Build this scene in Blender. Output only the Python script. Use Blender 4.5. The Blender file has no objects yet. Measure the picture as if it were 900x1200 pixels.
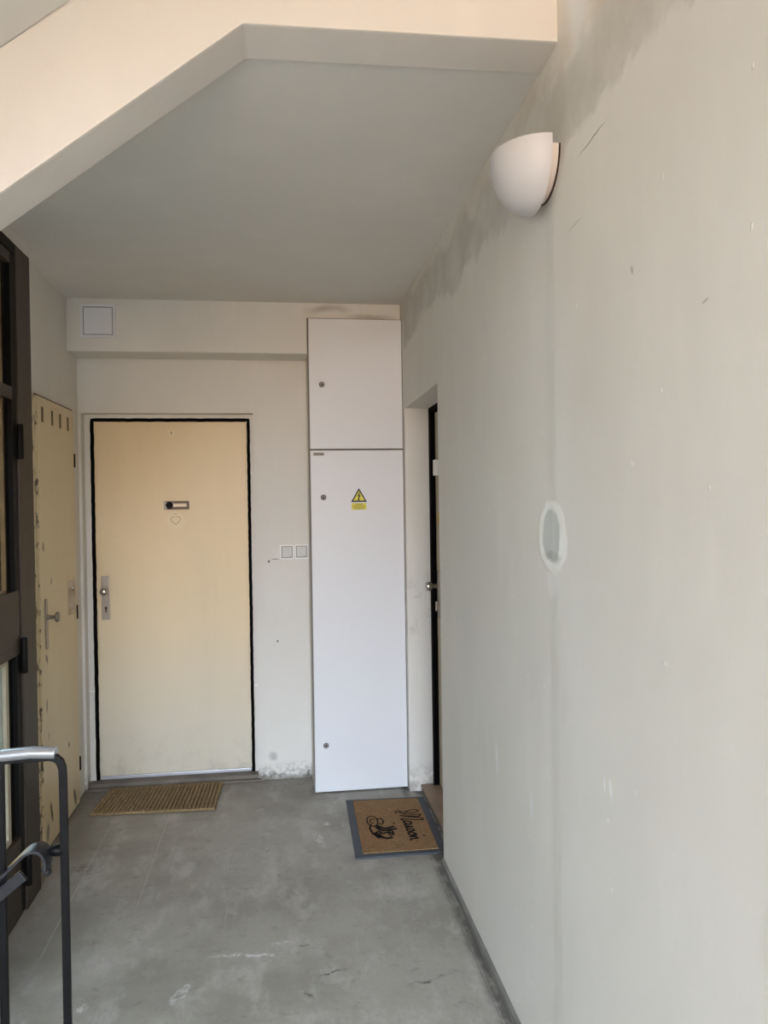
import bpy, bmesh, math, random
from mathutils import Vector, Matrix
random.seed(7)
R = math.radians
S = bpy.context.scene
C = S.collection

# ------------------------------------------------------------ camera
CAM_H = 1.52
yaw, pitch, roll, FPX = R(7.83), R(-0.63), R(-0.8346), 893.0
f = Vector((math.sin(yaw)*math.cos(pitch), math.cos(yaw)*math.cos(pitch), math.sin(pitch)))
r0 = Vector((math.cos(yaw), -math.sin(yaw), 0)); u0 = r0.cross(f)
rr = r0*math.cos(roll) + u0*math.sin(roll)
uu = u0*math.cos(roll) - r0*math.sin(roll)
cd = bpy.data.cameras.new('camera'); cam = bpy.data.objects.new('camera', cd); C.objects.link(cam)
m = Matrix((( rr.x, uu.x, -f.x, 0), (rr.y, uu.y, -f.y, 0), (rr.z, uu.z, -f.z, CAM_H), (0, 0, 0, 1)))
cam.matrix_world = m
cd.sensor_fit = 'VERTICAL'; cd.sensor_height = 24.0; cd.lens = FPX/1200*24.0
cd.clip_start = 0.02; cd.clip_end = 200
S.camera = cam

# ------------------------------------------------------------ light and exposure
S.view_settings.view_transform = 'Standard'
try: S.view_settings.look = 'None'
except Exception: pass
S.view_settings.gamma = 1.0; S.view_settings.use_curve_mapping = False
S.view_settings.exposure = 0.0
W = bpy.data.worlds.new('world'); S.world = W; W.use_nodes = True
wn = W.node_tree; bg = wn.nodes['Background']
# outdoors as seen through the stairwell window: blue sky above, warm sunlit ground and facades below
SKY, SKY_K = (0.60, 0.77, 1.0), 46.0
GROUND, GROUND_K = (1.0, 0.60, 0.28), 7.3
tc = wn.nodes.new('ShaderNodeTexCoord'); sx = wn.nodes.new('ShaderNodeSeparateXYZ'); wn.links.new(tc.outputs['Generated'], sx.inputs[0])
mr = wn.nodes.new('ShaderNodeMapRange'); mr.interpolation_type = 'SMOOTHSTEP'; wn.links.new(sx.outputs[2], mr.inputs[0])
mr.inputs[1].default_value = 0.0; mr.inputs[2].default_value = 0.34
mx = wn.nodes.new('ShaderNodeMix'); mx.data_type = 'RGBA'; wn.links.new(mr.outputs[0], mx.inputs[0])
mx.inputs[6].default_value = tuple(c*GROUND_K for c in GROUND)+(1,); mx.inputs[7].default_value = tuple(c*SKY_K for c in SKY)+(1,)
wn.links.new(mx.outputs[2], bg.inputs[0]); bg.inputs[1].default_value = 1.0
WX0, WX1, WZ0, WZ1 = -1.85, .64, .10, 3.5     # window opening in the wall behind the camera
def portal(name, loc, rot, sx, sy):
    ld = bpy.data.lights.new(name, 'AREA'); ld.shape = 'RECTANGLE'; ld.size = sx; ld.size_y = sy; ld.cycles.is_portal = True
    o = bpy.data.objects.new(name, ld); C.objects.link(o); o.location = loc; o.rotation_euler = rot
portal('window_portal', ((WX0+WX1)/2, -4.69, (WZ0+WZ1)/2), (R(90), 0, R(0)), WX1-WX0, WZ1-WZ0)

# ------------------------------------------------------------ mesh helpers
def box(bm, x0, x1, y0, y1, z0, z1):
    v = [bm.verts.new((x, y, z)) for x in (x0, x1) for y in (y0, y1) for z in (z0, z1)]
    for q in ((0,1,3,2), (4,6,7,5), (0,4,5,1), (2,3,7,6), (0,2,6,4), (1,5,7,3)):
        bm.faces.new([v[i] for i in q])
    return v
def prism(bm, pts, axis, a, b):
    """extrude 2D outline pts along axis from a to b"""
    def P(p, t):
        return {'x': (t, p[0], p[1]), 'y': (p[0], t, p[1]), 'z': (p[0], p[1], t)}[axis]
    A = [bm.verts.new(P(p, a)) for p in pts]; B = [bm.verts.new(P(p, b)) for p in pts]
    n = len(pts)
    bm.faces.new(A); bm.faces.new(B[::-1])
    for i in range(n):
        bm.faces.new([A[i], B[i], B[(i+1) % n], A[(i+1) % n]])
def disc_pts(c, r, n=32, k=1.0, a0=0):
    return [(c[0]+r*math.cos(a0+2*math.pi*i/n), c[1]+r*k*math.sin(a0+2*math.pi*i/n)) for i in range(n)]
def lathe(bm, prof, c, axis, n=28):
    """prof: (distance along axis, radius) from c along axis vector"""
    ax = Vector(axis).normalized(); t = Vector((0, 0, 1)) if abs(ax.z) < .9 else Vector((1, 0, 0))
    e1 = ax.cross(t).normalized(); e2 = ax.cross(e1)
    c = Vector(c); rings = []
    for d, r in prof:
        if r < 1e-6: rings.append([bm.verts.new(c+ax*d)])
        else: rings.append([bm.verts.new(c+ax*d+(e1*math.cos(2*math.pi*i/n)+e2*math.sin(2*math.pi*i/n))*r) for i in range(n)])
    for a, b in zip(rings, rings[1:]):
        for i in range(n):
            j = (i+1) % n
            if len(a) == 1 and len(b) == 1: continue
            if len(a) == 1: bm.faces.new([a[0], b[j], b[i]])
            elif len(b) == 1: bm.faces.new([a[i], a[j], b[0]])
            else: bm.faces.new([a[i], a[j], b[j], b[i]])
def sweep(bm, path, prof, up=(0, 1, 0), closed=False, cap=True):
    """prof: 2D section; first axis = side (T x up), second = up"""
    path = [Vector(p) for p in path]; n = len(path); up0 = Vector(up); rings = []
    for i, p in enumerate(path):
        a = path[(i-1) % n] if (closed or i > 0) else p; b = path[(i+1) % n] if (closed or i < n-1) else p
        T = (b-a).normalized(); s = T.cross(up0)
        if s.length < 1e-4: s = T.cross(Vector((0.01, 0, 1)))
        s.normalize(); u = s.cross(T)
        rings.append([bm.verts.new(p+s*q[0]+u*q[1]) for q in prof])
    k = len(prof)
    rng = range(n if closed else n-1)
    for i in rng:
        A, B = rings[i], rings[(i+1) % n]
        for j in range(k): bm.faces.new([A[j], A[(j+1) % k], B[(j+1) % k], B[j]])
    if cap and not closed:
        bm.faces.new(rings[0][::-1]); bm.faces.new(rings[-1])
def rect(w, h): return [(-w/2, -h/2), (w/2, -h/2), (w/2, h/2), (-w/2, h/2)]
def circ(r, n=10): return [(r*math.cos(2*math.pi*i/n), r*math.sin(2*math.pi*i/n)) for i in range(n)]

def obj(name, bm, mat, parent=None, smooth=False, bevel=0, seg=2, off=None, label=None):
    bmesh.ops.recalc_face_normals(bm, faces=bm.faces)
    if bevel:
        ed = [e for e in bm.edges if len(e.link_faces) == 2 and e.calc_face_angle(0) > 0.6]
        bmesh.ops.bevel(bm, geom=ed, offset=bevel, segments=seg, affect='EDGES', profile=.7)
    if parent is not None and off is None:
        off = abs_loc(parent)
    if off is not None: bmesh.ops.translate(bm, verts=bm.verts, vec=-Vector(off))
    me = bpy.data.meshes.new(name); bm.to_mesh(me); bm.free()
    me.materials.append(mat)
    if smooth:
        for p in me.polygons: p.use_smooth = True
        if smooth == 'auto':
            bpy_auto(me)
    o = bpy.data.objects.new(name, me); C.objects.link(o)
    if parent: o.parent = parent
    if label: o['label'] = label
    return o
def bpy_auto(me):
    bm = bmesh.new(); bm.from_mesh(me)
    for e in bm.edges:
        if len(e.link_faces) == 2 and e.calc_face_angle(0) > 0.6: e.smooth = False
    bm.to_mesh(me); bm.free()
def abs_loc(o):
    v = Vector((0, 0, 0))
    while o: v += o.location; o = o.parent
    return v
def B(): return bmesh.new()
def bx(*a):
    bm = bmesh.new(); box(bm, *a); return bm
def thing(name, loc, label, cat, kind=None, group=None):
    o = bpy.data.objects.new(name, None); C.objects.link(o); o.location = loc; o.empty_display_size = .1
    o['label'] = label; o['category'] = cat
    if kind: o['kind'] = kind
    if group: o['group'] = group
    return o
def tag(o, label, cat, kind=None, group=None):
    o['label'] = label; o['category'] = cat
    if kind: o['kind'] = kind
    if group: o['group'] = group
    return o

# ------------------------------------------------------------ materials
def lin(c):
    return tuple((x/255/12.92 if x/255 <= .04045 else ((x/255+.055)/1.055)**2.4) for x in c) + (1,)
class NT:
    def __init__(s, name, rough=.6, metal=0, spec=.5):
        s.m = bpy.data.materials.new(name); s.m.use_nodes = True; s.t = s.m.node_tree
        s.p = s.t.nodes['Principled BSDF']; s.p.inputs['Roughness'].default_value = rough
        s.p.inputs['Metallic'].default_value = metal; s.p.inputs['Specular IOR Level'].default_value = spec
        s.co = s.t.nodes.new('ShaderNodeTexCoord').outputs['Object']; s.col = None; s.h = None
    def n(s, k, **kw):
        x = s.t.nodes.new(k)
        for a, b in kw.items(): setattr(x, a, b)
        return x
    def L(s, a, b): s.t.links.new(a, b)
    def math(s, op, a, b=None, clamp=False):
        x = s.n('ShaderNodeMath', operation=op, use_clamp=clamp)
        for i, v in enumerate((a, b)):
            if v is None: continue
            if isinstance(v, (int, float)): x.inputs[i].default_value = v
            else: s.L(v, x.inputs[i])
        return x.outputs[0]
    def vm(s, op, a, b):
        x = s.n('ShaderNodeVectorMath', operation=op)
        for i, v in enumerate((a, b)):
            if isinstance(v, tuple): x.inputs[i].default_value = v
            elif v is not None: s.L(v, x.inputs[i])
        return x.outputs['Value'] if op in ('LENGTH', 'DOT_PRODUCT') else x.outputs[0]
    def noise(s, scale, detail=4, rough=.55, stretch=None, off=(0, 0, 0), color=False):
        v = s.co
        if stretch: v = s.vm('MULTIPLY', v, stretch)
        if off != (0, 0, 0): v = s.vm('ADD', v, off)
        x = s.n('ShaderNodeTexNoise'); s.L(v, x.inputs['Vector']); x.inputs['Scale'].default_value = scale
        x.inputs['Detail'].default_value = detail; x.inputs['Roughness'].default_value = rough
        return x.outputs['Color' if color else 'Fac']
    def ramp(s, v, a, b, lo=0., hi=1.):
        x = s.n('ShaderNodeMapRange'); x.interpolation_type = 'SMOOTHSTEP'
        s.L(v, x.inputs[0])
        for i, q in enumerate((a, b, lo, hi)): x.inputs[i+1].default_value = q
        return x.outputs[0]
    def base(s, c): 
        x = s.n('ShaderNodeRGB'); x.outputs[0].default_value = c; s.col = x.outputs[0]; return s
    def mix(s, fac, c):
        x = s.n('ShaderNodeMix', data_type='RGBA'); 
        if isinstance(fac, (int, float)): x.inputs[0].default_value = fac
        else: s.L(fac, x.inputs[0])
        s.L(s.col, x.inputs[6])
        if isinstance(c, tuple): x.inputs[7].default_value = c
        else: s.L(c, x.inputs[7])
        s.col = x.outputs[2]; return s
    def warp(s, amt, scale=12, detail=4):
        nz = s.noise(scale, detail, color=True)
        d = s.vm('SUBTRACT', nz, (.5, .5, .5)); d = s.vm('MULTIPLY', d, (amt, amt, amt))
        return s.vm('ADD', s.co, d)
    def ell(s, c, rad, rot=0, axis='X', vec=None, soft=.15):
        """elliptic mark centred c, radii rad (3), rotated about axis; 1 inside, 0 outside"""
        v = s.vm('SUBTRACT', vec if vec is not None else s.co, tuple(c))
        if rot:
            q = s.n('ShaderNodeVectorRotate', rotation_type=axis+'_AXIS'); s.L(v, q.inputs['Vector']); q.inputs['Angle'].default_value = rot; v = q.outputs[0]
        v = s.vm('MULTIPLY', v, tuple(1/a for a in rad)); l = s.vm('LENGTH', v, None)
        return s.ramp(l, 1+soft, 1-soft)
    def bump(s, v, dist, strength=1):
        x = s.n('ShaderNodeBump'); x.inputs['Distance'].default_value = dist; x.inputs['Strength'].default_value = strength
        s.L(v, x.inputs['Height'])
        if s.h: s.L(s.h, x.inputs['Normal'])
        s.h = x.outputs[0]; return s
    def done(s):
        if s.col: s.L(s.col, s.p.inputs['Base Color'])
        if s.h: s.L(s.h, s.p.inputs['Normal'])
        return s.m
def plain(name, c, rough=.5, metal=0, spec=.5, bump=None, var=0):
    t = NT(name, rough, metal, spec).base(lin(c))
    if var:
        v = t.ramp(t.noise(9, 5), .35, .7); t.mix(t.math('MULTIPLY', v, var), lin(tuple(x*.6 for x in c)))
    if bump: t.bump(t.noise(bump[0], 3), bump[1])
    return t.done()

WALLC = (227, 223, 214)
def plaster(name, c=WALLC, extra=None, nicks=True):
    t = NT(name, .72, 0, .3).base(lin(c))
    t.mix(t.math('MULTIPLY', t.ramp(t.noise(1.7, 5), .3, .75), .35), lin(tuple(x*.94 for x in c)))
    t.mix(t.math('MULTIPLY', t.ramp(t.noise(5, 6, .6, (1, 1, .35)), .45, .75), .3), lin(tuple(min(255, x*1.05) for x in c)))
    t.bump(t.noise(2.2, 3, .5, (1, 1, .45)), .006); t.bump(t.noise(13, 4, .6, (1, 1, .3)), .0016); t.bump(t.noise(34, 3, .5, (1, 1, .6)), .0003)
    if nicks:
        vz = t.n('ShaderNodeTexVoronoi'); vz.inputs['Scale'].default_value = 8
        vz.voronoi_dimensions = '2D'; q = t.n('ShaderNodeSeparateXYZ'); t.L(t.vm('MULTIPLY', t.warp(.03, 6), (1, 1, .6)), q.inputs[0]); cb = t.n('ShaderNodeCombineXYZ'); t.L(q.outputs[1], cb.inputs[0]); t.L(q.outputs[2], cb.inputs[1]); t.L(cb.outputs[0], vz.inputs['Vector'])
        sel = t.n('ShaderNodeSeparateColor'); t.L(vz.outputs['Color'], sel.inputs[0])
        k = t.math('MULTIPLY', t.ramp(vz.outputs['Distance'], .034, .016), t.math('GREATER_THAN', sel.outputs[0], .80))
        t.mix(t.math('MULTIPLY', k, .7), lin((250, 250, 247))); t.bump(k, .001)
    if extra: extra(t)
    return t.done()

def right_extra(t):
    sep = t.n('ShaderNodeSeparateXYZ'); t.L(t.warp(.10, 5, 5), sep.inputs[0])
    sp2 = t.n('ShaderNodeSeparateXYZ'); t.L(t.co, sp2.inputs[0])
    z, y = sep.outputs[2], sep.outputs[1]
    # old repair smear of darker filler along the ceiling line
    n1 = t.math('MULTIPLY', t.math('SUBTRACT', t.noise(2.2, 5, .6, (1, 1, 1), (3, 1, 7)), .5), .42)
    low = t.math('ADD', z, n1)
    m = t.math('MULTIPLY', t.ramp(low, 2.32, 2.36), t.ramp(low, 2.56, 2.49))
    t.mix(t.math('MULTIPLY', m, t.ramp(t.noise(6, 5, .6, (1, 1, 1), (5, 5, 5)), .3, .7, .3, .7)), lin((184, 180, 170)))
    m2 = t.math('MULTIPLY', t.ramp(z, 2.5, 2.53), t.ramp(y, 3.2, 1.5))
    t.mix(t.math('MULTIPLY', m2, .35), lin((205, 192, 172)))
    t.bump(m, .0025)
    # oval filled patch
    w = t.warp(.032, 14, 6)
    o = t.ell((.66, 1.792, 1.432), (9, .097, .088), vec=w, soft=.09)
    tail = t.ell((.66, 1.79, 1.335), (9, .035, .045), vec=w, soft=.5)
    t.mix(t.math('MULTIPLY', t.math('MAXIMUM', o, t.math('MULTIPLY', tail, .6)), .9), lin((244, 244, 238)))
    i = t.ell((.66, 1.797, 1.437), (9, .060, .066), vec=w, soft=.12)
    t.mix(i, lin((202, 205, 200)))
    t.mix(t.math('MULTIPLY', t.ell((.66, 1.79, 1.385), (9, .05, .012), vec=w, soft=.5), .5), lin((150, 152, 146)))
    t.bump(t.math('ADD', o, t.math('MULTIPLY', i, -.6)), .002)
    # filled chase: vertical seam down from the lamp
    d = t.math('ABSOLUTE', t.math('SUBTRACT', sp2.outputs[1], 1.778))
    seam = t.math('MULTIPLY', t.ramp(d, .016, .002), t.ramp(sp2.outputs[2], 2.25, 2.1))
    t.mix(t.math('MULTIPLY', seam, t.math('MULTIPLY', t.noise(9, 3, .6, (1, 1, .5)), .5)), lin((228, 228, 222)))
    t.bump(t.ramp(sp2.outputs[1], 1.82, 1.75), .0028)
    # scratches
    for c, rad, rot, k, colr in (((.66, 1.53, 2.276), (9, .062, .0016), .06, .8, (92, 84, 74)), ((.66, 1.625, 2.133), (9, .04, .002), .05, .35, (130, 122, 108)),
                      ((.66, 1.35, 1.95), (9, .004, .008), .3, .45, (110, 100, 90)), ((.66, 1.107, 1.826), (9, .009, .002), .2, .5, (130, 110, 90)),
                      ((.66, 2.30, .72), (9, .012, .05), 0.1, .7, (240, 240, 240)), ((.66, 1.97, .70), (9, .006, .04), .0, .7, (240, 240, 240)),
                      ((.66, 1.47, .93), (9, .006, .02), .1, .8, (245, 245, 245)), ((.66, 1.50, .93), (9, .004, .014), .1, .8, (245, 245, 245))):
        t.mix(t.math('MULTIPLY', t.ell(c, rad, rot, 'X', vec=t.warp(.008, 22), soft=.5), k), lin(colr))
def back_extra(t):
    sep = t.n('ShaderNodeSeparateXYZ'); t.L(t.warp(.05, 14, 5), sep.inputs[0])
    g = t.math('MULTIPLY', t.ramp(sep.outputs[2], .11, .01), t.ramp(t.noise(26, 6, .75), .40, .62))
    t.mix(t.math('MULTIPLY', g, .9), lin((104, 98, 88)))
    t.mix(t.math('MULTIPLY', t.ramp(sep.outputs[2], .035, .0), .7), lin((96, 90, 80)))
    for c, r_, k in (((-.061, 4.25, 1.21), .006, .9), ((-.02, 4.25, .767), .005, .9)):
        t.mix(t.math('MULTIPLY', t.ell(c, (r_, 9, r_), soft=.3), k), lin((70, 60, 52)))
    t.mix(t.math('MULTIPLY', t.ell((-.025, 4.25, 1.222), (.022, 9, .0025), soft=.4), .7), lin((90, 84, 76)))
    t.mix(t.math('MULTIPLY', t.ell((-.055, 4.25, .127), (.02, 9, .02), vec=t.warp(.03, 20), soft=.6), .5), lin((150, 148, 142)))
def beam_extra(t):
    for c, rx, rz, k in (((.30, 4.05, 2.555), .075, .018, .32), ((.50, 4.05, 2.515), .10, .014, .35), ((.22, 4.05, 2.548), .05, .016, .2), ((-.93, 4.05, 2.5), .05, .05, .14)):
        t.mix(t.math('MULTIPLY', t.ell(c, (rx, 9, rz), vec=t.warp(.05, 9), soft=.8), k), lin((110, 92, 74)))
def jamb_extra(t):
    sep = t.n('ShaderNodeSeparateXYZ'); t.L(t.warp(.05, 14, 5), sep.inputs[0])
    g = t.math('MULTIPLY', t.ramp(sep.outputs[2], .2, .0), t.ramp(t.noise(20, 5, .7), .4, .6))
    t.mix(t.math('MULTIPLY', g, .6), lin((140, 132, 120)))
    g = t.math('MULTIPLY', t.math('MULTIPLY', t.ramp(sep.outputs[2], .75, .95), t.ramp(sep.outputs[2], 1.2, 1.0)), t.ramp(t.noise(14, 5, .7), .52, .66))
    t.mix(t.math('MULTIPLY', g, .35), lin((140, 132, 124)))
M_wall = plaster('painted plaster')
M_right = plaster('painted plaster patched', extra=right_extra)
M_back = plaster('painted plaster grimy foot', extra=back_extra, nicks=False)
M_beam = plaster('painted beam plaster', extra=beam_extra, nicks=False)
M_jamb = plaster('painted jamb plaster', extra=jamb_extra, nicks=False)
M_ceil = plaster('painted ceiling plaster', (226, 222, 214), nicks=False)
M_stringer = plaster('painted stair beam plaster', (222, 216, 207), nicks=False)

def floor_mat():
    t = NT('worn grey screed', .62, 0, .35).base(lin((168, 163, 152)))
    t.mix(t.math('MULTIPLY', t.ramp(t.noise(1.6, 6, .62), .40, .62), .6), lin((138, 132, 121)))
    t.mix(t.math('MULTIPLY', t.ramp(t.noise(7, 7, .68, (1, .5, 1), (4, 2, 0)), .48, .66), .6), lin((192, 188, 180)))
    t.mix(t.math('MULTIPLY', t.ramp(t.noise(16, 6, .7, (1, 1.6, 1), (9, 5, 0)), .55, .68), .36), lin((112, 107, 98)))
    t.mix(t.math('MULTIPLY', t.ramp(t.noise(60, 4, .7), .6, .78), .3), lin((90, 86, 80)))
    w = t.warp(.035, 8, 5)
    sep = t.n('ShaderNodeSeparateXYZ'); t.L(t.co, sep.inputs[0]); sw = t.n('ShaderNodeSeparateXYZ'); t.L(w, sw.inputs[0])
    # dirt gathered along the right wall; floor darker towards the back and left
    for a, b, k in ((.60, .64, .9), (.3, .7, .15)):
        g = t.math('MULTIPLY', t.ramp(sw.outputs[0], a, b), t.ramp(t.noise(11, 5, .7, (1, .6, 1)), .3, .58))
        t.mix(t.math('MULTIPLY', g, k), lin((84, 81, 76)))
    t.mix(t.math('MULTIPLY', t.ramp(sw.outputs[1], 3.85, 4.3), .4), lin((100, 94, 84)))
    t.mix(t.math('MULTIPLY', t.ramp(sw.outputs[0], -.72, -1.0), .55), lin((94, 87, 77)))
    t.mix(t.math('MULTIPLY', t.ell((-.80, 2.78, 0), (.13, .30, 9), .2, 'Z', vec=w, soft=.8), .35), lin((70, 66, 60)))
    # sheet seams: hairline joints running with the corridor
    for x, y0, y1, k in ((-.825, 2.6, 3.86, .5), (-.562, 2.9, 3.86, .6), (-.222, 2.7, 3.35, .4), (.625, 2.0, 3.6, .16)):
        d = t.math('ABSOLUTE', t.math('SUBTRACT', sep.outputs[0], x))
        s_ = t.math('MULTIPLY', t.ramp(d, .0035, .001), t.math('MULTIPLY', t.ramp(sep.outputs[1], y0, y0+.2), t.ramp(sep.outputs[1], y1+.02, y1)))
        t.mix(t.math('MULTIPLY', s_, k), lin((196, 192, 182))); t.bump(s_, -.0015)
    Wt = (222, 222, 220); Dk = (70, 66, 60)
    for c, rad, rot, k, col in (((-.13, 2.60), (.10, .010), .12, .8, Wt), ((-.02, 2.655), (.03, .010), 0, .6, Wt), ((-.33, 2.43), (.012, .05), .4, .6, Wt), ((-.62, 2.40), (.015, .02), .4, .7, Wt),
                      ((.155, 3.46), (.018, .075), -.25, .75, Wt), ((.20, 3.62), (.012, .02), -.4, .7, Wt), ((-.84, 3.33), (.045, .05), 0, .45, Dk), ((-.77, 3.72), (.014, .014), 0, .8, Dk),
                      ((.148, 2.46), (.045, .005), -.35, .85, Dk), ((.065, 2.36), (.006, .03), -.5, .7, Dk), ((.455, 2.375), (.07, .008), -.25, .75, Dk), ((-.02, 3.15), (.008, .010), 0, .8, Dk), ((.06, 2.63), (.018, .006), 0, .7, Dk)):
        t.mix(t.math('MULTIPLY', t.ell((c[0], c[1], 0), (rad[0], rad[1], 9), rot, 'Z', vec=t.warp(.05, 24, 6), soft=.6), t.math('MULTIPLY', t.ramp(t.noise(38, 5, .7), .42, .56), k)), lin(col))
    t.bump(t.noise(4, 5, .6), .006); t.bump(t.noise(70, 4, .6), .0008)
    t.L(t.ramp(t.noise(6, 5), .3, .7, .5, .72), t.p.inputs['Roughness'])
    return t.done()
M_floor = floor_mat()
M_base = plain('grey painted skirting', (128, 126, 120), .5, var=.4)
M_cab = plain('white powder coat', (228, 228, 229), .42, bump=(600, .0002))
M_cabgap = plain('shadow gap seal', (120, 114, 104), .7)
M_black = plain('black gasket and gap shade', (7, 5, 5), .9, 0, .1)
M_steel = plain('brushed steel', (150, 142, 132), .35, .9)
M_chrome = plain('worn chrome', (190, 188, 182), .16, 1)
M_zinc = plain('zinc lock metal', (168, 164, 158), .6, .2)
M_alu = plain('aluminium strip', (205, 205, 208), .35, .6)
M_white = plain('white enamel', (242, 240, 236), .35)
M_lamp = plain('opal white lamp glass', (206, 203, 201), .38)
M_lampb = plain('ivory lamp base', (226, 214, 200), .45)
M_sign = plain('yellow sign vinyl', (226, 212, 72), .45)
M_ink = plain('black print', (30, 24, 18), .6)
M_iron = plain('black enamelled iron', (8, 8, 9), .5, 0, .2, bump=(40, .0008))
M_ironb = plain('blue grey iron', (24, 26, 32), .5, 0, var=.5)
M_tube = plain('grey handrail tube', (160, 162, 164), .32, .5)
M_gate = plain('dark brown lacquered steel', (56, 47, 37), .5, 0, .35, var=.3, bump=(9, .002))
M_gatel = plain('black lacquered leaf', (8, 8, 7), .6, 0, .2)
M_bead = plain('aged gold glazing bead', (122, 98, 62), .5, .2, var=.4)
M_beadw = plain('cream glazing bead', (182, 172, 148), .55, var=.2)
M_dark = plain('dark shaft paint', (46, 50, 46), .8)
M_tile = plain('brown threshold tile', (150, 126, 104), .45, var=.3)
M_sillr = plain('worn grey brown sill', (116, 106, 94), .6, var=.5)
M_upper = plain('upper stair plaster', (222, 220, 212), .8)
M_hole = plain('slot recess shade', (92, 74, 44), .7)  # dark olive stands in for the shade inside the vent slots
M_stick = plain('cream sticker paper', (236, 216, 176), .5)
M_stickp = plain('sticker print', (176, 150, 112), .6)
M_brown = plain('dark brown plate', (64, 44, 30), .35, .3)
M_tape = plain('translucent tape', (176, 156, 122), .12, 0, .7)
M_yel = plain('yellow sticker', (196, 168, 40), .5)

def door_cream():
    t = NT('cream door lacquer', .42, 0, .4).base(lin((238, 214, 172)))
    t.mix(t.math('MULTIPLY', t.ramp(t.noise(2.2, 5, .6, (1, 1, .35), (2, 0, 1)), .35, .7), .45), lin((224, 204, 164)))
    t.mix(t.math('MULTIPLY', t.ramp(t.noise(5, 4, .6, (1.4, 1, .15), (7, 0, 3)), .5, .7), .3), lin((226, 202, 164)))
    sep = t.n('ShaderNodeSeparateXYZ'); t.L(t.warp(.2, 3, 4), sep.inputs[0])
    t.mix(t.math('MULTIPLY', t.ramp(sep.outputs[2], 1.15, .1), .8), lin((216, 210, 194)))  # cooler light low on the leaf painted in as a greyer tone
    g = t.math('MULTIPLY', t.ramp(sep.outputs[2], .35, .0), t.ramp(t.noise(9, 6, .7), .45, .7))
    t.mix(t.math('MULTIPLY', g, .35), lin((160, 154, 138)))
    t.bump(t.noise(8, 5, .5, (1, 1, .2)), .0015)
    return t.done()
M_door = door_cream()
def closet_mat():
    t = NT('cream gloss paint chipped', .36, 0, .5).base(lin((222, 206, 170)))
    t.mix(t.math('MULTIPLY', t.ramp(t.noise(3, 5, .6, (1, 1, .3)), .35, .7), .35), lin((204, 178, 134)))
    w = t.warp(.02, 30, 5)
    for (y, z, ry, rz, rot, k) in ((3.545, 1.35, .008, .02, .2, .9), (3.56, 1.34, .006, .012, 0, .5), (3.66, 1.19, .010, .018, .3, .7), (3.57, .85, .013, .022, -.5, .9), (3.56, .64, .008, .03, .1, .8), (3.58, .50, .006, .018, 0, .7),
                     (3.90, .36, .012, .012, 0, .9), (3.74, .12, .008, .012, 0, .7), (3.60, .15, .014, .05, -.3, .9), (3.78, .06, .02, .06, -.5, .9), (3.99, .07, .016, .05, -.4, .9), (3.54, .08, .02, .04, .2, .7)):
        t.mix(t.math('MULTIPLY', t.ell((0, y-3.78, z), (9, ry, rz), rot, 'X', vec=w, soft=.35), k), lin((74, 56, 34)))
    sep = t.n('ShaderNodeSeparateXYZ'); t.L(t.warp(.03, 40, 4), sep.inputs[0])
    e = t.math('MULTIPLY', t.ramp(sep.outputs[1], -.275, -.288), t.ramp(t.noise(30, 5, .7, (1, 1, .6)), .52, .6))
    t.mix(t.math('MULTIPLY', e, .9), lin((60, 44, 28)))
    t.bump(t.noise(6, 4), .002)
    return t.done()
M_closet = closet_mat()
def coir(name, c1, c2, sc=130):
    t = NT(name, .95, 0, .1).base(lin(c1))
    t.mix(t.ramp(t.noise(sc, 4, .8), .35, .7), lin(c2)); t.mix(t.math('MULTIPLY', t.ramp(t.noise(14, 5, .6), .4, .7), .3), lin(tuple(x*.75 for x in c1)))
    t.bump(t.noise(sc*1.3, 3, .8), .003); return t.done()
M_coir = coir('brown coir bristle', (168, 132, 94), (116, 90, 64))
M_rope = coir('jute rope', (168, 144, 108), (112, 92, 64), 90)
M_rub = plain('grey rubber border', (74, 78, 84), .7, var=.4, bump=(150, .001))
M_print = coir('black print in coir', (44, 38, 34), (24, 22, 20), 150)
g = NT('clear pane glass', .03); g.p.inputs['Transmission Weight'].default_value = 1.0; g.p.inputs['IOR'].default_value = 1.45
g.base(lin((190, 205, 200))); M_glass = g.done()

# ------------------------------------------------------------ the shell
XR, XL, YB, ZC = .66, -1.057, 4.255, 2.585
def struct(name, bm, mat, label, cat, **k):
    return tag(obj(name, bm, mat, **k), label, cat, 'structure')
struct('floor', bx(-2.1, .95, -4.9, 4.45, -.12, 0), M_floor, 'worn grey concrete screed floor of the landing', 'floor')
# right wall with the doorway hole (Y 3.115..3.95, up to 2.015)
bm = B(); box(bm, XR, 1.0, -4.9, 3.115, 0, 5.0); box(bm, XR, 1.0, 3.115, 3.95, 2.018, 5.0)
box(bm, .90, 1.0, 3.115, 3.95, 0, 2.018)
struct('wall_right', bm, M_right, 'long white plastered right wall with filled patches and scratches', 'wall')
struct('wall_right_end', bx(XR, 1.0, 3.95, 4.45, 0, 2.7), M_jamb, 'short white wall piece forming the far jamb of the right doorway', 'wall')
# back wall with the door recess
bm = B(); box(bm, -1.25, -1.042, YB, 4.45, 0, 2.7); box(bm, -.135, 1.0, YB, 4.45, 0, 2.7); box(bm, -1.042, -.135, YB, 4.45, 2.028, 2.7)
box(bm, -1.042, -.135, 4.40, 4.45, 0, 2.028)
struct('wall_back', bm, M_back, 'white back wall around the cream entrance door', 'wall')
struct('trim_1', bx(XL, XR, 4.05, YB, 2.317, ZC+.02), M_beam, 'white boxed beam running across the back wall above the doors', 'beam', bevel=.008)
struct('ceiling', bx(-1.3, 1.0, 1.80, 4.45, ZC, 2.80), M_ceil, 'flat grey white plaster ceiling over the landing', 'ceiling')
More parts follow.
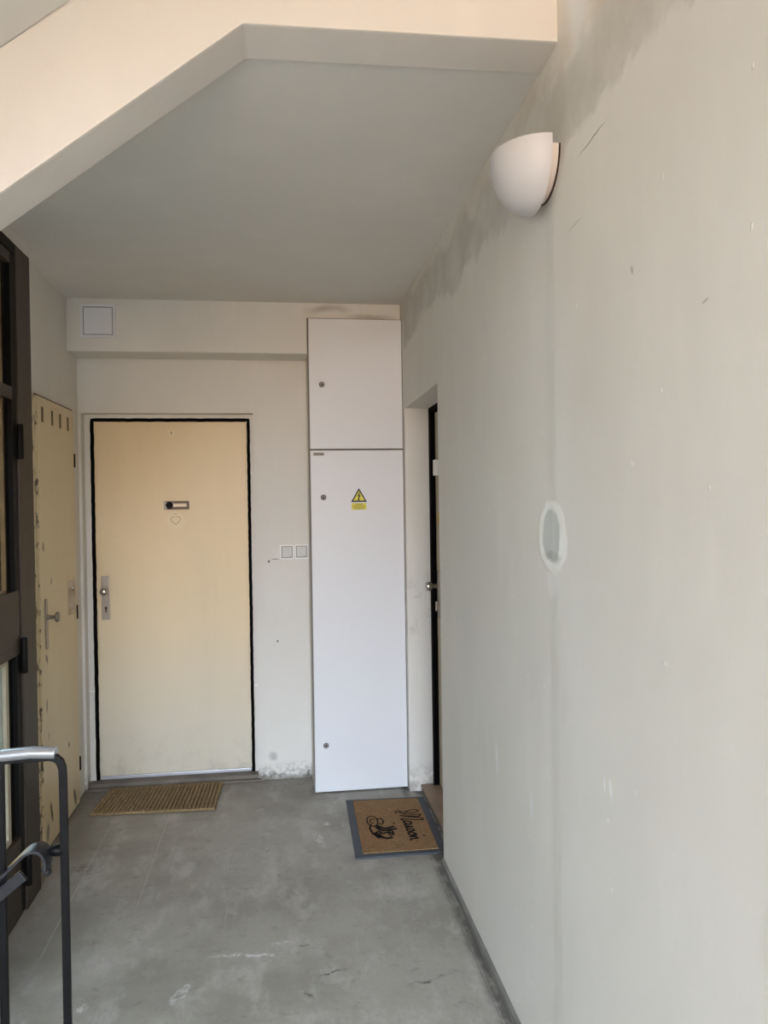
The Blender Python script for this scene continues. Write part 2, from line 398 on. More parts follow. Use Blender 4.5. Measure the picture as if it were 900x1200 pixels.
# stair beam and landing edge
sl = math.tan(R(37.5))
xa = -.062; x0 = -1.9
pts = [(x0, 2.583-(xa-x0)*sl), (xa, 2.583), (.30, 2.587), (XR+.02, 2.5915), (XR+.02, 2.83), (.02, 2.83), (-.062, 2.885), (x0, 2.885-(xa-x0)*sl)]
bm = B()
A = [bm.verts.new((p[0], 1.715, p[1])) for p in pts]; Bv = [bm.verts.new((p[0], 1.838, p[1]-(.009 if i in (1, 2, 3) else .004))) for i, p in enumerate(pts)]
bm.faces.new(A); bm.faces.new(Bv[::-1])
for i in range(len(pts)): bm.faces.new([A[i], Bv[i], Bv[(i+1) % 8], A[(i+1) % 8]])
struct('trim_2', bm, M_stringer, 'cream painted stair beam sloping up to the landing edge overhead', 'beam', bevel=.006)
# left wall: behind the closet, above the gate, and along the stairwell
bm = B(); box(bm, -1.25, XL, 3.2, 4.45, 0, 2.7)
struct('wall_left', bm, M_wall, 'white left wall around the cream closet door', 'wall')
bm = B(); box(bm, -1.06, -.985, 2.0, 3.22, 2.515, 2.7)
struct('trim_3', bm, M_wall, 'white plaster strip above the dark glazed gate', 'lintel')
bm = B(); box(bm, -2.1, -1.9, -4.9, 2.0, 0, 5.0); box(bm, -2.1, -1.0, 1.95, 2.05, 0, 2.3); box(bm, -1.25, -1.1, 2.05, 4.45, 2.7, 5.0)
struct('wall_left_stair', bm, M_upper, 'plain left wall of the stairwell beyond the railing', 'wall')
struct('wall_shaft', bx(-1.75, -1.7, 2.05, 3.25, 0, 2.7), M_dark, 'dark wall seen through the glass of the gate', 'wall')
struct('ceiling_stairwell', bx(-2.1, 1.0, -4.9, 4.45, 4.6, 4.7), M_upper, 'ceiling high over the stairwell', 'ceiling')
pf = [(-1.95, 2.885-(-.062+1.95)*sl), (-.062, 2.885), (-.062, 3.06), (-1.95, 3.06-(-.062+1.95)*sl)]
bm = B(); prism(bm, pf, 'y', .75, 1.7145)
struct('trim_4', bm, M_upper, 'plaster underside of the stair flight rising beside the sloping beam', 'stairs')
bm = B(); box(bm, -1.9, 1.0, 4.35, 4.45, 2.8, 4.6)
struct('wall_upper_back', bm, M_upper, 'back wall of the floor above', 'wall')
# window wall behind the camera
bm = B(); box(bm, -2.1, WX0, -4.9, -4.7, 0, 4.7); box(bm, WX1, 1.0, -4.9, -4.7, 0, 4.7); box(bm, WX0, WX1, -4.9, -4.7, 0, WZ0); box(bm, WX0, WX1, -4.9, -4.7, WZ1, 4.7)
struct('wall_window', bm, M_upper, 'stairwell wall with the window behind the camera', 'wall')
wn1 = thing('window_1', ((WX0+WX1)/2, -4.8, WZ0), 'stairwell window with white frame', 'window', 'structure')
bm = B(); xm = (WX0+WX1)/2
for q in ((WX0, WX0+.05, WZ0, WZ1), (WX1-.05, WX1, WZ0, WZ1), (WX0+.05, WX1-.05, WZ0, WZ0+.05), (WX0+.05, WX1-.05, WZ1-.05, WZ1), (xm-.025, xm+.025, WZ0+.05, WZ1-.05)): box(bm, q[0], q[1], -4.84, -4.77, q[2], q[3])
obj('window_frame', bm, M_white, wn1)
# skirting on the right wall
bm = B(); prism(bm, [(XR, 0), (XR-.010, 0), (XR-.010, .026), (XR-.004, .032), (XR, .032)], 'y', -4.6, 3.115)
struct('baseboard_right', bm, M_base, 'low grey skirting strip at the foot of the right wall', 'skirting')

# ------------------------------------------------------------ back door
YD = 4.335
d = thing('door_1', (-.585, YD, 0), 'closed cream entrance door in the back wall with black seal', 'door', 'structure')
bm = B(); box(bm, -1.042, -1.008, YD-.012, YD+.05, 0, 2.028); box(bm, -.160, -.135, YD-.012, YD+.05, 0, 2.028); box(bm, -1.008, -.160, YD-.012, YD+.05, 2.004, 2.028)
obj('door_frame', bm, M_wall, d, bevel=.003)
# ragged black seal between frame and leaf
bm = B()
def seal(path, w):
    P = []
    for (a, b) in zip(path, path[1:]):
        n = max(2, int((Vector(b)-Vector(a)).length/.02))
        for i in range(n): P.append(Vector(a).lerp(Vector(b), i/n))
    P.append(Vector(path[-1])); P = [p+Vector((random.uniform(-.0012, .0012), 0, random.uniform(-.0012, .0012))) for p in P]
    sweep(bm, P, rect(w, .016), up=(0, 1, 0))
seal([(-1.003, YD-.004, .03), (-1.003, YD-.004, 1.998), (-.164, YD-.004, 1.998), (-.164, YD-.004, .03)], .018)
obj('seal', bm, M_black, d)
leaf = obj('leaf', bx(-.996, -.172, YD, YD+.04, .048, 1.990), M_door, d, bevel=.003)
obj('bottom_strip', bx(-.992, -.176, YD-.006, YD, .030, .047), M_alu, d, bevel=.002)
hp = obj('handle_plate', bx(-.968, -.924, YD-.010, YD, .907, 1.147), M_steel, d, bevel=.003)
bm = B(); box(bm, -.964, -.928, YD-.013, YD-.009, 1.045, 1.135); obj('raised_panel', bm, M_steel, hp, bevel=.001)
bm = B(); lathe(bm, [(0, .015), (.012, .012), (.03, .010), (.036, .02), (.048, .021), (.056, .015), (.058, 0)], (-.946, YD-.01, 1.065), (0, -1, 0)); obj('door_knob', bm, M_chrome, hp, True)
bm = B(); prism(bm, disc_pts((-.945, .972), .008), 'y', YD-.0125, YD-.009); box(bm, -.949, -.941, YD-.0125, YD-.009, .948, .972); obj('keyhole', bm, M_brown, hp)
# name plate with lens
n_ = obj('name_plate', bx(-.630, -.494, YD-.008, YD, 1.505, 1.550), M_brown, d, bevel=.004)
bm = B(); lathe(bm, [(0, .019), (.006, .019), (.008, .012), (.005, .010), (.005, 0)], (-.600, YD-.007, 1.528), (0, -1, 0)); obj('peephole', bm, M_gatel, n_, True)
bm = B(); box(bm, -.579, -.507, YD-.0095, YD-.007, 1.519, 1.537); obj('name_card', bm, plain('name card', (214, 200, 170), .2), n_, bevel=.0008)
bm = B(); box(bm, -.629, -.612, YD-.010, YD-.006, 1.507, 1.548); obj('end_cap', bm, plain('grey cap', (150, 146, 134), .4, .3), n_, bevel=.003)
bm = B(); prism(bm, disc_pts((-.568, 1.444), .050, 40), 'y', YD-.0015, YD); st = obj('round_sticker', bm, M_stick, d, label='round cream sticker with a faint heart')
bm = B()
hp_ = []
for i in range(25):
    t = 2*math.pi*i/24*.82+.55
    hp_.append((-.568+.0016*16*math.sin(t)**3, YD-.002, 1.445+.0016*(13*math.cos(t)-5*math.cos(2*t)-2*math.cos(3*t)-math.cos(4*t))))
sweep(bm, hp_, rect(.003, .001), up=(0, 1, 0)); box(bm, -.575, -.561, YD-.002, YD-.0012, 1.478, 1.4815); obj('sticker_print', bm, M_stickp, st)
bm = B(); prism(bm, disc_pts((-.583, 1.928), .025, 28, .62), 'y', YD-.004, YD); np_ = obj('number_plate', bm, M_stick, d, bevel=.001)
def text(s, size, mat, parent, M, name='lettering', ext=.0003, align='CENTER', sx=1.0):
    cu = bpy.data.curves.new(name, 'FONT'); cu.body = s; cu.size = size; cu.extrude = ext; cu.align_x = align; cu.align_y = 'CENTER'; cu.resolution_u = 3
    o = bpy.data.objects.new(name, cu); C.objects.link(o)
    dg = bpy.context.evaluated_depsgraph_get(); me = bpy.data.meshes.new_from_object(o.evaluated_get(dg)); bpy.data.objects.remove(o)
    me.transform(Matrix.Diagonal((sx, 1, 1, 1))); me.transform(M); me.materials.clear(); me.materials.append(mat); me.name = name
    me.transform(Matrix.Translation(-abs_loc(parent)))
    q = bpy.data.objects.new(name, me); C.objects.link(q); q.parent = parent; return q
def wallY(x, y, z): return Matrix.Translation((x, y, z)) @ Matrix.Rotation(R(90), 4, 'X')
text('6', .024, M_ink, np_, wallY(-.583, YD-.0045, 1.928), 'number')
for x in (-.602, -.564):
    bm = B(); lathe(bm, [(0, .002), (.002, .0016), (.0022, 0)], (x, YD-.004, 1.928), (0, -1, 0), 8); obj('screw', bm, M_steel, np_)
# door sill
bm = B(); box(bm, -1.040, -.137, 4.262, 4.33, 0, .030); s1 = tag(obj('door_sill', bm, M_sillr, bevel=.004), 'worn grey brown sill under the cream entrance door', 'sill', 'structure')
bm = B(); box(bm, -1.03, -.12, 4.232, 4.262, 0, .012); tag(obj('sill_step', bm, M_sillr, bevel=.003), 'low worn lip in front of the entrance door sill', 'sill', 'structure')

# ------------------------------------------------------------ closet door on the left
d = thing('door_2', (XL, 3.78, 0), 'narrow cream closet door with four vent slots on the left wall', 'door', 'structure')
# leaf with four real slots: build with a grid of boxes around them
X0, X1 = XL+.001, -1.038
ys = [3.577, 3.727, 3.857, 3.991]; hw = .021
bm = B(); box(bm, X0, X1, 3.490, 4.085, .012, 1.905); box(bm, X0, X1, 3.490, 4.085, 1.975, 2.015)
edges = [3.490] + [e for y in ys for e in (y-hw, y+hw)] + [4.085]
for a, b in zip(edges[::2], edges[1::2]): box(bm, X0, X1, a, b, 1.905, 1.975)
bmesh.ops.remove_doubles(bm, verts=bm.verts, dist=1e-5)
obj('leaf', bm, M_closet, d)
for y in ys:
    bm = B(); box(bm, X0, X1-.004, y-hw, y+hw, 1.905, 1.975); obj('vent_slot', bm, M_hole, d)
bm = B(); box(bm, X0, -1.046, 3.462, 3.490, 0, 2.02); obj('door_frame', bm, M_closet, d)
bm = B(); box(bm, X0, -1.044, 3.485, 4.09, 2.0155, 2.022); obj('top_shade_strip', bm, M_black, d)  # black strip stands in for the shadow above the leaf
for z in (1.764, .986, .203):
    bm = B(); lathe(bm, [(0, .006), (.07, .006)], (-1.040, 4.100, z-.035), (0, 0, 1), 10); box(bm, -1.052, -1.046, 4.086, 4.108, z-.035, z+.035)
    h = obj('hinge', bm, M_gatel, d); bm = B(); box(bm, X0, -1.049, 4.087, 4.108, z+.036, z+.10); obj('hinge_leaf', bm, M_closet, h)
bm = B()
prism(bm, [(3.553, 1.112), (3.556, 1.118), (3.578, 1.118), (3.582, 1.112), (3.584, .905), (3.578, .892), (3.560, .892), (3.553, .905)], 'x', X1, X1+.006)
hp = obj('handle_plate', bm, M_steel, d, bevel=.0015)
bm = B(); lathe(bm, [(0, .013), (.008, .010), (.034, .009), (.038, .021), (.046, .024), (.052, .020), (.054, 0)], (X1+.005, 3.568, 1.035), (1, 0, 0)); obj('door_knob', bm, M_steel, hp, True)
bm = B(); box(bm, X1, X1+.001, 3.93, 4.06, .99, 1.16); obj('tape_patch', bm, M_tape, d, label='shiny strip of clear tape')
bm = B(); lathe(bm, [(0, .010), (.006, .010), (.010, .006), (.011, 0)], (X1+.001, 4.015, 1.115), (1, 0, 0), 14); obj('latch_button', bm, M_chrome, d, True)
bm = B(); prism(bm, disc_pts((3.775, 1.988), .020, 20, .7), 'x', X1, X1+.002); np2 = obj('number_plate', bm, M_stick, d)
bm = B(); prism(bm, disc_pts((3.775, 1.988), .006, 12, .9), 'x', X1+.002, X1+.003); obj('screw', bm, M_steel, np2)

# ------------------------------------------------------------ glazed gate on the left
XG = -.985
d = thing('door_3', (XG, 2.6, 0), 'dark brown glazed metal door standing along the left side', 'door', 'structure')
obj('post', bx(XG-.04, -.968, 3.035, 3.200, 0, 2.515), M_gate, d, bevel=.003)
obj('post', bx(XG-.04, -.968, 2.02, 2.10, 0, 2.515), M_gate, d, bevel=.003)
obj('head_rail', bx(XG-.04, -.968, 2.10, 3.035, 2.475, 2.515), M_gatel, d, bevel=.003)
obj('stile', bx(XG-.035, -.974, 2.985, 3.028, .01, 2.47), M_gatel, d, bevel=.002)
obj('stile', bx(XG-.035, -.972, 2.105, 2.15, .01, 2.47), M_gate, d, bevel=.002)
for z0, z1 in ((2.43, 2.47), (1.925, 1.972), (1.175, 1.215), (.975, 1.010), (.255, .300), (.01, .05)):
    obj('rail', bx(XG-.033, -.972, 2.15, 3.020 if .9 < z0 < 1.2 else 2.985, z0, z1), M_gate, d, bevel=.002)
obj('mid_panel', bx(XG-.02, -.9725, 2.15, 3.020, 1.010, 1.175), M_gate, d, bevel=.001)
obj('kick_panel', bx(XG-.02, -.974, 2.15, 2.985, .05, .255), M_gate, d, bevel=.001)
for z0, z1, mt in ((1.972, 2.43, M_bead), (1.215, 1.925, M_bead), (.300, .975, M_beadw)):
    pn = obj('pane', bx(XG-.022, XG-.017, 2.19, 2.945, z0, z1), M_glass, d)
    bm = B(); box(bm, XG-.03, XG-.008, 2.15, 2.19, z0, z1); box(bm, XG-.03, XG-.008, 2.935, 2.985, z0, z1); obj('black_seal', bm, M_gatel, pn)
    bm = B(); w_ = .028 if mt is M_beadw else .013
    box(bm, XG-.016, XG-.003, 2.935-w_, 2.935, z0, z1); box(bm, XG-.016, XG-.003, 2.19, 2.19+w_, z0, z1); box(bm, XG-.016, XG-.003, 2.19+w_, 2.935-w_, z0, z0+w_*.7); box(bm, XG-.016, XG-.003, 2.19+w_, 2.935-w_, z1-w_*.7, z1)
    obj('glazing_bead', bm, mt, pn)
for z in (1.773, .966, .16):
    bm = B(); lathe(bm, [(0, 0), (.001, .010), (.005, .012), (.130, .012), (.134, .010), (.135, 0)], (-.962, 3.033, z-.067), (0, 0, 1), 14); obj('hinge', bm, M_gatel, d, 'auto')

# ------------------------------------------------------------ right apartment door in its reveal
d = thing('door_4', (.83, 3.55, 0), 'apartment door set deep in the right wall reveal, mostly hidden', 'door', 'structure')
XD = .814
bm = B(); box(bm, .785, .90, 3.922, 3.95, .035, 2.018); box(bm, .785, .90, 3.13, 3.925, 1.992, 2.018); box(bm, .785, .90, 3.115, 3.13, .035, 2.018)
obj('door_frame', bm, M_black, d, bevel=.003)
bm = B(); box(bm, .782, .790, 3.921, 3.926, .035, 1.99); obj('frame_bead', bm, M_gatel, d)
obj('leaf', bx(XD, .885, 3.133, 3.920, .04, 1.99), plain('beige apartment door', (190, 178, 152), .5), d, bevel=.002)
hp = obj('handle_plate', bx(XD-.008, XD, 3.84, 3.882, .930, 1.170), M_steel, d, bevel=.002)
bm = B(); lathe(bm, [(0, .012), (.03, .011), (.034, .022), (.058, .024), (.062, .02), (.063, 0)], (XD-.008, 3.861, 1.09), (-1, 0, 0)); obj('door_knob', bm, M_chrome, hp, True)
bm = B(); box(bm, XD-.020, XD-.008, 3.848, 3.874, .96, 1.01); obj('lock_cylinder', bm, M_steel, hp, bevel=.003)
obj('white_latch', bx(XD-.028, XD, 3.80, 3.85, 1.66, 1.74), M_white, d, bevel=.004)
bm = B(); prism(bm, disc_pts((3.84, 1.44), .035, 24), 'x', XD-.003, XD); obj('round_sticker', bm, M_yel, d, label='yellow round sticker')
th = thing('threshold', (.78, 3.53, 0), 'raised brown tiled threshold at the foot of the right doorway', 'threshold', 'structure')
obj('riser', bx(.722, .90, 3.118, 3.948, 0, .024), M_sillr, th)
for a, b in ((3.118, 3.288), (3.291, 3.600), (3.603, 3.948)):
    obj('tile', bx(.718, .90, a, b, .024, .036), M_tile, th, bevel=.0015)

# ------------------------------------------------------------ electrical cabinet
cb = thing('electrical_cabinet', (.41, 4.01, 0), 'tall white electrical cabinet with two doors beside the back wall', 'cabinet')
obj('body', bx(.160, .657, 4.026, YB, .006, 2.496), M_wall, cb, label='painted carcass behind the doors')
obj('frame', bx(.158, .660, 4.018, 4.030, .004, 2.498), M_cabgap, cb)
def cabinet_door(z0, z1, locks):
    o = obj('door', bx(.166, .656, 4.000, 4.018, z0, z1), M_cab, cb, bevel=.0025)
    for (x, z) in locks:
        bm = B(); lathe(bm, [(0, .0145), (.002, .0145), (.003, .012), (.003, 0)], (x, 4.0, z), (0, -1, 0), 24); l = obj('lock', bm, M_ink, o, True)
        bm = B(); lathe(bm, [(.002, .0115), (.005, .011), (.005, .0065), (.003, .006), (.003, 0)], (x, 4.0, z), (0, -1, 0), 24); l2 = obj('lock_ring', bm, M_zinc, o)
        bm = B(); prism(bm, disc_pts((x, z), .0042, 3, 1, .5), 'y', 3.9955, 3.998); obj('lock_insert', bm, M_ink, o)
    return o
d1 = cabinet_door(1.812, 2.492, [(.231, 2.148)])
d2 = cabinet_door(-.004+.012, 1.803, [(.231, 1.557), (.225, .252)])
pl_ = obj('maker_plate', bx(.181, .238, 3.998, 4.000, 1.776, 1.792), plain('maker plate', (170, 160, 150), .6, 0), d2, bevel=.001)
pl_.parent = cb; pl_.name = 'maker_plate'
text('OLMA', .0165, M_ink, pl_, wallY(.2095, 3.9975, 1.784), 'plate_lettering', sx=1.05)
# warning sign
ws = thing('warning_sign', (.418, 3.999, 1.56), 'yellow triangular high voltage warning sticker with lightning bolt on the cabinet door', 'sign')
def tri(r, cz=1.557, cx=.418): return [(cx, cz+r), (cx-r*.90, cz-r*.56), (cx+r*.90, cz-r*.56)]
bm = B(); prism(bm, tri(.047), 'y', 3.9985, 3.9995); obj('border', bm, M_ink, ws)
bm = B(); prism(bm, tri(.0335), 'y', 3.9975, 3.9990); obj('triangle_field', bm, M_sign, ws)
bm = B(); bolt = [(.420, 1.582), (.409, 1.560), (.417, 1.562), (.413, 1.546), (.4095, 1.547), (.417, 1.533), (.4215, 1.548), (.4175, 1.5475), (.428, 1.567), (.4195, 1.565), (.4235, 1.582)]
prism(bm, bolt, 'y', 3.9965, 3.9978); obj('lightning_bolt', bm, M_ink, ws)
fld = obj('text_field', bx(.379, .457, 3.998, 3.9995, 1.490, 1.5245), M_sign, ws)
for i, s_ in enumerate(('POZOR', 'ELEKTRICKÉ', 'ZAŘÍZENÍ')):
    text(s_, .0112, M_ink, fld, wallY(.418, 3.9975, 1.5175-i*.0105), 'lettering', sx=1.05)

# ------------------------------------------------------------ vent hatch on the beam
h = thing('access_hatch', (-.897, 4.05, 2.39), 'small square white access hatch on the beam above the door', 'hatch')
bm = B()
for a in ((-.984, -.810, 2.385, 2.399), (-.984, -.810, 2.541, 2.555), (-.984, -.970, 2.399, 2.541), (-.824, -.810, 2.399, 2.541)): box(bm, a[0], a[1], 4.040, 4.050, a[2], a[3])
obj('frame', bm, M_cab, h); obj('back_plate', bx(-.970, -.824, 4.047, 4.050, 2.399, 2.541), M_ink, h)
obj('panel', bx(-.9665, -.8275, 4.041, 4.048, 2.4025, 2.5375), M_cab, h, bevel=.001)

# ------------------------------------------------------------ double switch
h = thing('light_switch', (.08, YB, 1.22), 'pair of square white switches side by side beside the cabinet', 'switch')
for i, x0_ in enumerate((.001, .0815)):
    z0_, z1_ = 1.220, 1.300 + .001*i
    bm = B(); fr = (x0_, x0_+.0765, z0_, z1_); t_ = .008
    for a in ((fr[0], fr[1], fr[2], fr[2]+t_), (fr[0], fr[1], fr[3]-t_, fr[3]), (fr[0], fr[0]+t_, fr[2]+t_, fr[3]-t_), (fr[1]-t_, fr[1], fr[2]+t_, fr[3]-t_)): box(bm, a[0], a[1], YB-.013, YB, a[2], a[3])
    obj('frame', bm, M_white, h, bevel=.0015)
    bm = B(); box(bm, fr[0]+t_-.001, fr[1]-t_+.001, YB-.006, YB, fr[2]+t_-.001, fr[3]-t_+.001); obj('shadow_gap', bm, M_cabgap, h)
    bm = B(); v = box(bm, fr[0]+t_+.0035, fr[1]-t_-.0035, YB-.012, YB-.004, fr[2]+t_+.0035, fr[3]-t_-.0035)
    for q in v:
        if q.co.y < YB-.01 and q.co.z > 1.26: q.co.y += .003
    rk = obj('rocker', bm, plain('pearl grey rocker', (206, 206, 200), .45), h, bevel=.001)
    bm = B(); box(bm, fr[1]-.024, fr[1]-.019, YB-.0138, YB-.011, 1.237, 1.240); obj('rocker_mark', bm, M_cabgap, rk)

# ------------------------------------------------------------ wall lamp: quarter bowl open upwards
lp = thing('wall_lamp', (XR, 1.80, 2.29), 'white half bowl uplighter lamp high on the right wall', 'lamp')
bm = B(); cx, cy, cz = XR-.028, 1.80, 2.362
rx_, ry_, rz_ = .108, .121, .130
NU, NV = 36, 18
def bowl(k, dx=0):
    g_ = []
    for j in range(NV+1):
        ph = (math.pi/2)*j/NV
        row = []
        for i in range(NU+1):
            th_ = -math.pi/2 + math.pi*i/NU
            rr_ = math.cos(ph)**.86
            row.append(bm.verts.new((cx-rx_*k*math.cos(th_)*rr_, cy+ry_*k*math.sin(th_)*rr_, cz-.010-rz_*k*math.sin(ph)**1.05)))
        g_.append(row)
    return g_
def lip(g0, g1): 
    for a, b in zip(g0, g0[1:]):
        for i in range(NU):
            try: bm.faces.new([a[i], a[i+1], b[i+1], b[i]])
            except Exception: pass
go = bowl(1); gi = bowl(.955)
lip(go, None); lip(gi, None)
top_o = [bm.verts.new((v.co.x, v.co.y, cz)) for v in go[0]]; top_i = [bm.verts.new((v.co.x, v.co.y, cz)) for v in gi[0]]
for i in range(NU):
    bm.faces.new([top_o[i], top_o[i+1], go[0][i+1], go[0][i]]); bm.faces.new([top_i[i], top_i[i+1], gi[0][i+1], gi[0][i]]); bm.faces.new([top_o[i], top_o[i+1], top_i[i+1], top_i[i]])
for e in (0, NU):
    for j in range(NV):
        try: bm.faces.new([go[j][e], go[j+1][e], gi[j+1][e], gi[j][e]])
        except Exception: pass
bmesh.ops.remove_doubles(bm, verts=bm.verts, dist=2e-5)
obj('shade', bm, M_lamp, lp, 'auto')
bm = B()
pts = [(1.80+.096*math.cos(a), 2.352+.100*math.sin(a)) for a in [math.pi+math.pi*i/30 for i in range(31)]]
prism(bm, pts, 'x', XR-.030, XR-.003); obj('base', bm, M_lampb, lp, 'auto', bevel=.003)
bm = B(); pts = [(1.80+.0975*math.cos(a), 2.351+.1022*math.sin(a)) for a in [math.pi+math.pi*i/30 for i in range(31)]]
prism(bm, pts, 'x', XR-.002, XR); obj('back_gasket', bm, M_brown, lp)
bm = B(); lathe(bm, [(0, .014), (.03, .014), (.04, .024), (.06, .028), (.08, .024), (.09, .008), (.091, 0)], (XR-.028, 1.8, 2.33), (-1, 0, 0), 16); obj('bulb', bm, M_white, lp, True)

# ------------------------------------------------------------ woven jute doormat
mt = thing('doormat', (-.635, 4.055, 0), 'brown woven jute doormat in front of the cream entrance door', 'doormat')
def mcorner(u, v):   # u 0..1 along x, v 0..1 depth
    a = Vector((-.949, 3.900, 0)).lerp(Vector((-.338, 3.868, 0)), u); b = Vector((-.922, 4.225, 0)).lerp(Vector((-.326, 4.228, 0)), u)
    return a.lerp(b, v)
NB = 30
obj('backing', (lambda bm: (prism(bm, [tuple(mcorner(u, v)[:2]) for u, v in ((.005, .01), (.995, .01), (.995, .99), (.005, .99))], 'z', .0005, .006), bm)[1])(B()), M_rope, mt)
for i in range(NB):
    u = (i+.5)/NB
    bm = B()
    for s_ in (0, math.pi):
        P = []; n = 66
        for k in range(n+1):
            v = k/n; ph = v*2*math.pi*13 + s_ + (i % 2)*1.2
            c = mcorner(u, v); P.append((c.x+.0056*math.sin(ph), c.y, .0100+.0046*math.cos(ph)))
        sweep(bm, P, circ(.0052, 5), up=(0, 0, 1))
    obj('braid', bm, M_rope, mt, True)
for v_ in (.004, .996):
    bm = B()
    for s_ in (0, math.pi):
        P = []; n = 150
        for k in range(n+1):
            c = mcorner(k/n, v_); ph = k/n*2*math.pi*30+s_; P.append((c.x, c.y+.004*math.sin(ph), .0095+.0035*math.cos(ph)))
        sweep(bm, P, circ(.0050, 5), up=(0, 0, 1))
    obj('edge_braid', bm, M_rope, mt, True)

# ------------------------------------------------------------ printed coir doormat
mt = thing('doormat', (.505, 3.54, 0), 'coir doormat with grey rubber border and black script by the right doorway', 'doormat')
cn = [Vector((.300, 3.228, 0)), Vector((.700, 3.222, 0)), Vector((.712, 3.845, 0)), Vector((.314, 3.868, 0))]
def q2(u, v): return cn[0].lerp(cn[1], u).lerp(cn[3].lerp(cn[2], u), v)
def quad(bm, us, z0, z1): prism(bm, [tuple(q2(u, v)[:2]) for u, v in us], 'z', z0, z1)
bu, bv = .085, .048
bm = B()
quad(bm, ((0, 0), (1, 0), (1-bu, bv), (bu, bv)), .001, .009); quad(bm, ((1, 0), (1, 1), (1-bu, 1-bv*.7), (1-bu, bv)), .001, .009)
quad(bm, ((1, 1), (0, 1), (bu, 1-bv*.7), (1-bu, 1-bv*.7)), .001, .009); quad(bm, ((0, 1), (0, 0), (bu, bv), (bu, 1-bv*.7)), .001, .009)
bmesh.ops.remove_doubles(bm, verts=bm.verts, dist=1e-5); obj('rubber_border', bm, M_rub, mt)
bm = B(); quad(bm, ((bu, bv), (1-bu, bv), (1-bu, 1-bv*.7), (bu, 1-bv*.7)), .001, .0125); obj('coir_pad', bm, M_coir, mt, bevel=.002)
# script lettering drawn as brush strokes: (s along the word 0..1, t height)
def stroke(bm, pts, w, F):
    # Catmull-Rom through pts
    P = [Vector((*p, 0)) for p in pts]; P = [P[0]*2-P[1]] + P + [P[-1]*2-P[-2]]; out = []
    for i in range(1, len(P)-2):
        for k in range(7):
            t = k/7; a, b, c, e = P[i-1:i+3]
            out.append(.5*((2*b)+(c-a)*t+(2*a-5*b+4*c-e)*t*t+(3*b-a-3*c+e)*t**3))
    out.append(P[-2]); Q = [Vector(F(p.x, p.y)) for p in out]
    clean = [Q[0]]
    for p in Q[1:]:
        if (p-clean[-1]).length > 1e-5: clean.append(p)
    sweep(bm, clean, rect(w, .0016), up=(0, 0, 1))
# word runs from far (Y 3.79) to near (Y 3.38); letter tops point to +X
def FW(s_, t_): return (.560+t_*.75, 3.675-s_*.88, .0128)
bm = B(); w = .0076
stroke(bm, [(.03, -.022), (.012, -.03), (.0, -.012), (.015, .03), (.03, .07), (.02, .12), (-.005, .105), (.0, .06), (.03, .03)], w*.8, FW)            # swash
stroke(bm, [(.0, -.012), (.04, .02), (.055, .075), (.06, .125), (.085, .105), (.075, .05), (.06, -.01)], w, FW)   # M first stem
stroke(bm, [(.06, -.01), (.085, .05), (.105, .11), (.125, .13), (.135, .115), (.12, .05), (.105, .0), (.115, -.01), (.14, .01)], w, FW)
def xh(s0): return lambda pts, ww=w: stroke(bm, [(s0+a, b) for a, b in pts], ww, FW)
L = xh(.135); L([(.045, .040), (.02, .046), (.0, .02), (.012, .0), (.035, .010), (.047, .042)], w*1.2); L([(.047, .042), (.042, .008), (.055, .0), (.065, .012)], w*1.2)   # a
L = xh(.20); L([(.0, .012), (.015, .042), (.012, .008), (.022, .0), (.032, .012)], w*1.3)              # i
L = xh(.235); L([(.0, .012), (.020, .046), (.034, .020), (.020, .0), (.004, .004)], w*1.3)             # s
L = xh(.28); L([(.022, .046), (.0, .024), (.012, .0), (.034, .020), (.022, .046), (.045, .040)], w*1.3)   # o
L = xh(.325); L([(.0, .040), (.004, .0), (.012, .034), (.028, .044), (.034, .004), (.048, .004)], w*1.3)  # n
obj('script_lettering', bm, M_print, mt)
bm = B(); stroke(bm, [(.325, .082), (.333, .100)], w, FW); obj('accent_mark', bm, M_print, mt)
# ornate crest of swirls
bm = B()
def FO(s_, t_): return (.385+t_*.66, 3.655-s_*1.5, .0128)
def circle_pts(c, r, a0=0, a1=6.5, n=12, k=1): return [(c[0]+r*math.sin(a0+(a1-a0)*i/n), c[1]+k*r*math.cos(a0+(a1-a0)*i/n)) for i in range(n+1)]
stroke(bm, circle_pts((.05, .045), .038, 0, 6.4, 14), 0.0061, FO); stroke(bm, circle_pts((.05, .045), .016, 1, 6.0, 9), 0.0054, FO)
stroke(bm, circle_pts((.055, .10), .022, 3.6, 8.5, 9), 0.0068, FO)
stroke(bm, [(.075, .03), (.10, .015), (.13, .02), (.155, .04), (.17, .06)], 0.0095, FO)
stroke(bm, [(.085, .07), (.10, .09), (.11, .12), (.105, .16), (.10, .185)], 0.0149, FO)
stroke(bm, [(.09, .06), (.115, .08), (.125, .12), (.12, .16), (.118, .20)], 0.0162, FO)
stroke(bm, [(.14, .02), (.15, .05), (.175, .09), (.18, .12), (.175, .15)], 0.0175, FO)
stroke(bm, [(.14, .04), (.13, .07), (.145, .09), (.14, .13), (.15, .165)], 0.0121, FO)
stroke(bm, circle_pts((.145, .15), .017, 0, 6.4, 10), 0.0081, FO); stroke(bm, circle_pts((.16, .06), .014, 0, 6.4, 10), 0.0081, FO)
stroke(bm, [(.075, .185), (.078, .20)], 0.0068, FO)
obj('crest_print', bm, M_print, mt)

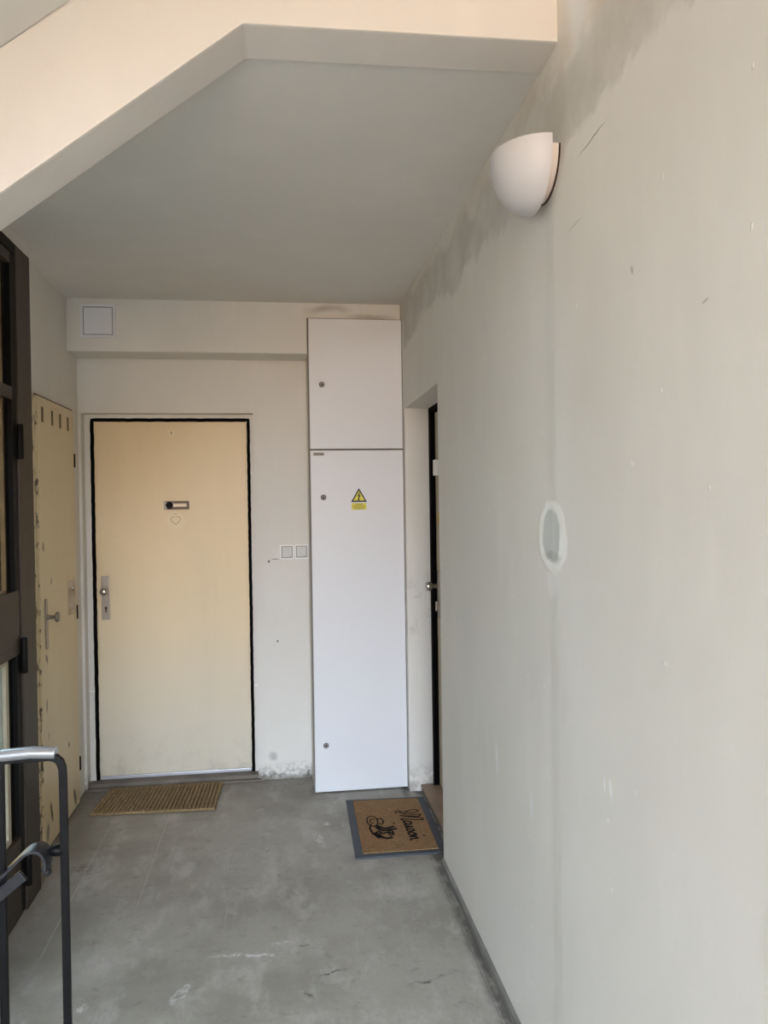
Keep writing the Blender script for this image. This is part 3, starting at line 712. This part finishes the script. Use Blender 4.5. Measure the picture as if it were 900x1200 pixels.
# ------------------------------------------------------------ railing end
rl = thing('stair_railing', (-.508, 1.85, 0), 'black iron stair railing end with grey tubular handrail', 'railing')
YR = 1.85
bm = B(); P = [(-1.75, YR, .940), (-1.2, YR, .946), (-.70, YR, .951), (-.575, YR, .957), (-.536, YR, .9545), (-.522, YR, .9535)]
sweep(bm, P, [(.014*math.cos(a)*1.0, .016*math.sin(a)) for a in [2*math.pi*i/20 for i in range(20)]], up=(0, 1, 0)); obj('handrail', bm, M_tube, rl, 'auto')
bm = B(); P = [(-1.7, YR, .930), (-.56, YR, .944), (-.535, YR, .945), (-.522, YR, .941), (-.513, YR, .932), (-.508, YR, .917), (-.507, YR, .89), (-.507, YR, .5), (-.507, YR, 0)]
sweep(bm, P, rect(.016, .016), up=(0, 1, 0)); obj('post', bm, M_iron, rl, bevel=.0015)
for k, x in enumerate((-.645, -.785, -.925, -1.065, -1.205, -1.345, -1.485, -1.625)):
    obj('baluster', bx(x-.008, x+.008, YR-.008, YR+.008, 0, .936), M_iron, rl, bevel=.0015)
bm = B()
P = [(-.905, YR-.02, .47), (-.785, YR-.02, .568), (-.650, YR-.02, .676), (-.613, YR-.02, .710), (-.585, YR-.02, .736), (-.566, YR-.02, .744), (-.551, YR-.02, .741), (-.541, YR-.02, .727), (-.538, YR-.02, .708), (-.541, YR-.02, .694)]
def smoothp(P, n=5):
    P = [Vector(p) for p in P]; P = [P[0]*2-P[1]] + P + [P[-1]*2-P[-2]]; out = []
    for i in range(1, len(P)-2):
        for k in range(n):
            t = k/n; a, b, c, e = P[i-1:i+3]; out.append(.5*((2*b)+(c-a)*t+(2*a-5*b+4*c-e)*t*t+(3*b-a-3*c+e)*t**3))
    return out+[P[-2]]
sweep(bm, smoothp(P), rect(.006, .055), up=(0, 1, 0)); sc_ = obj('scroll', bm, M_ironb, rl, 'auto', bevel=.001)
bm = B()
for q, r_ in (((-.540, YR-.022, .688), .010), ((-.545, YR-.030, .696), .006), ((-.537, YR-.02, .700), .007)): bmesh.ops.create_icosphere(bm, subdivisions=2, radius=r_, matrix=Matrix.Translation(q))
obj('scroll_end', bm, M_ironb, sc_, True)
bm = B(); sweep(bm, [(-.90, YR-.03, .440), (-.589, YR-.03, .688)], rect(.026, .010), up=(0, 1, 0)); obj('flat_bar', bm, M_ironb, rl, bevel=.002)
bm = B(); lathe(bm, [(0, .010), (.010, .013), (.022, .013), (.030, .008)], (-.538, YR, .726), (1, 0, 0), 12); obj('bolt', bm, M_iron, rl, 'auto')
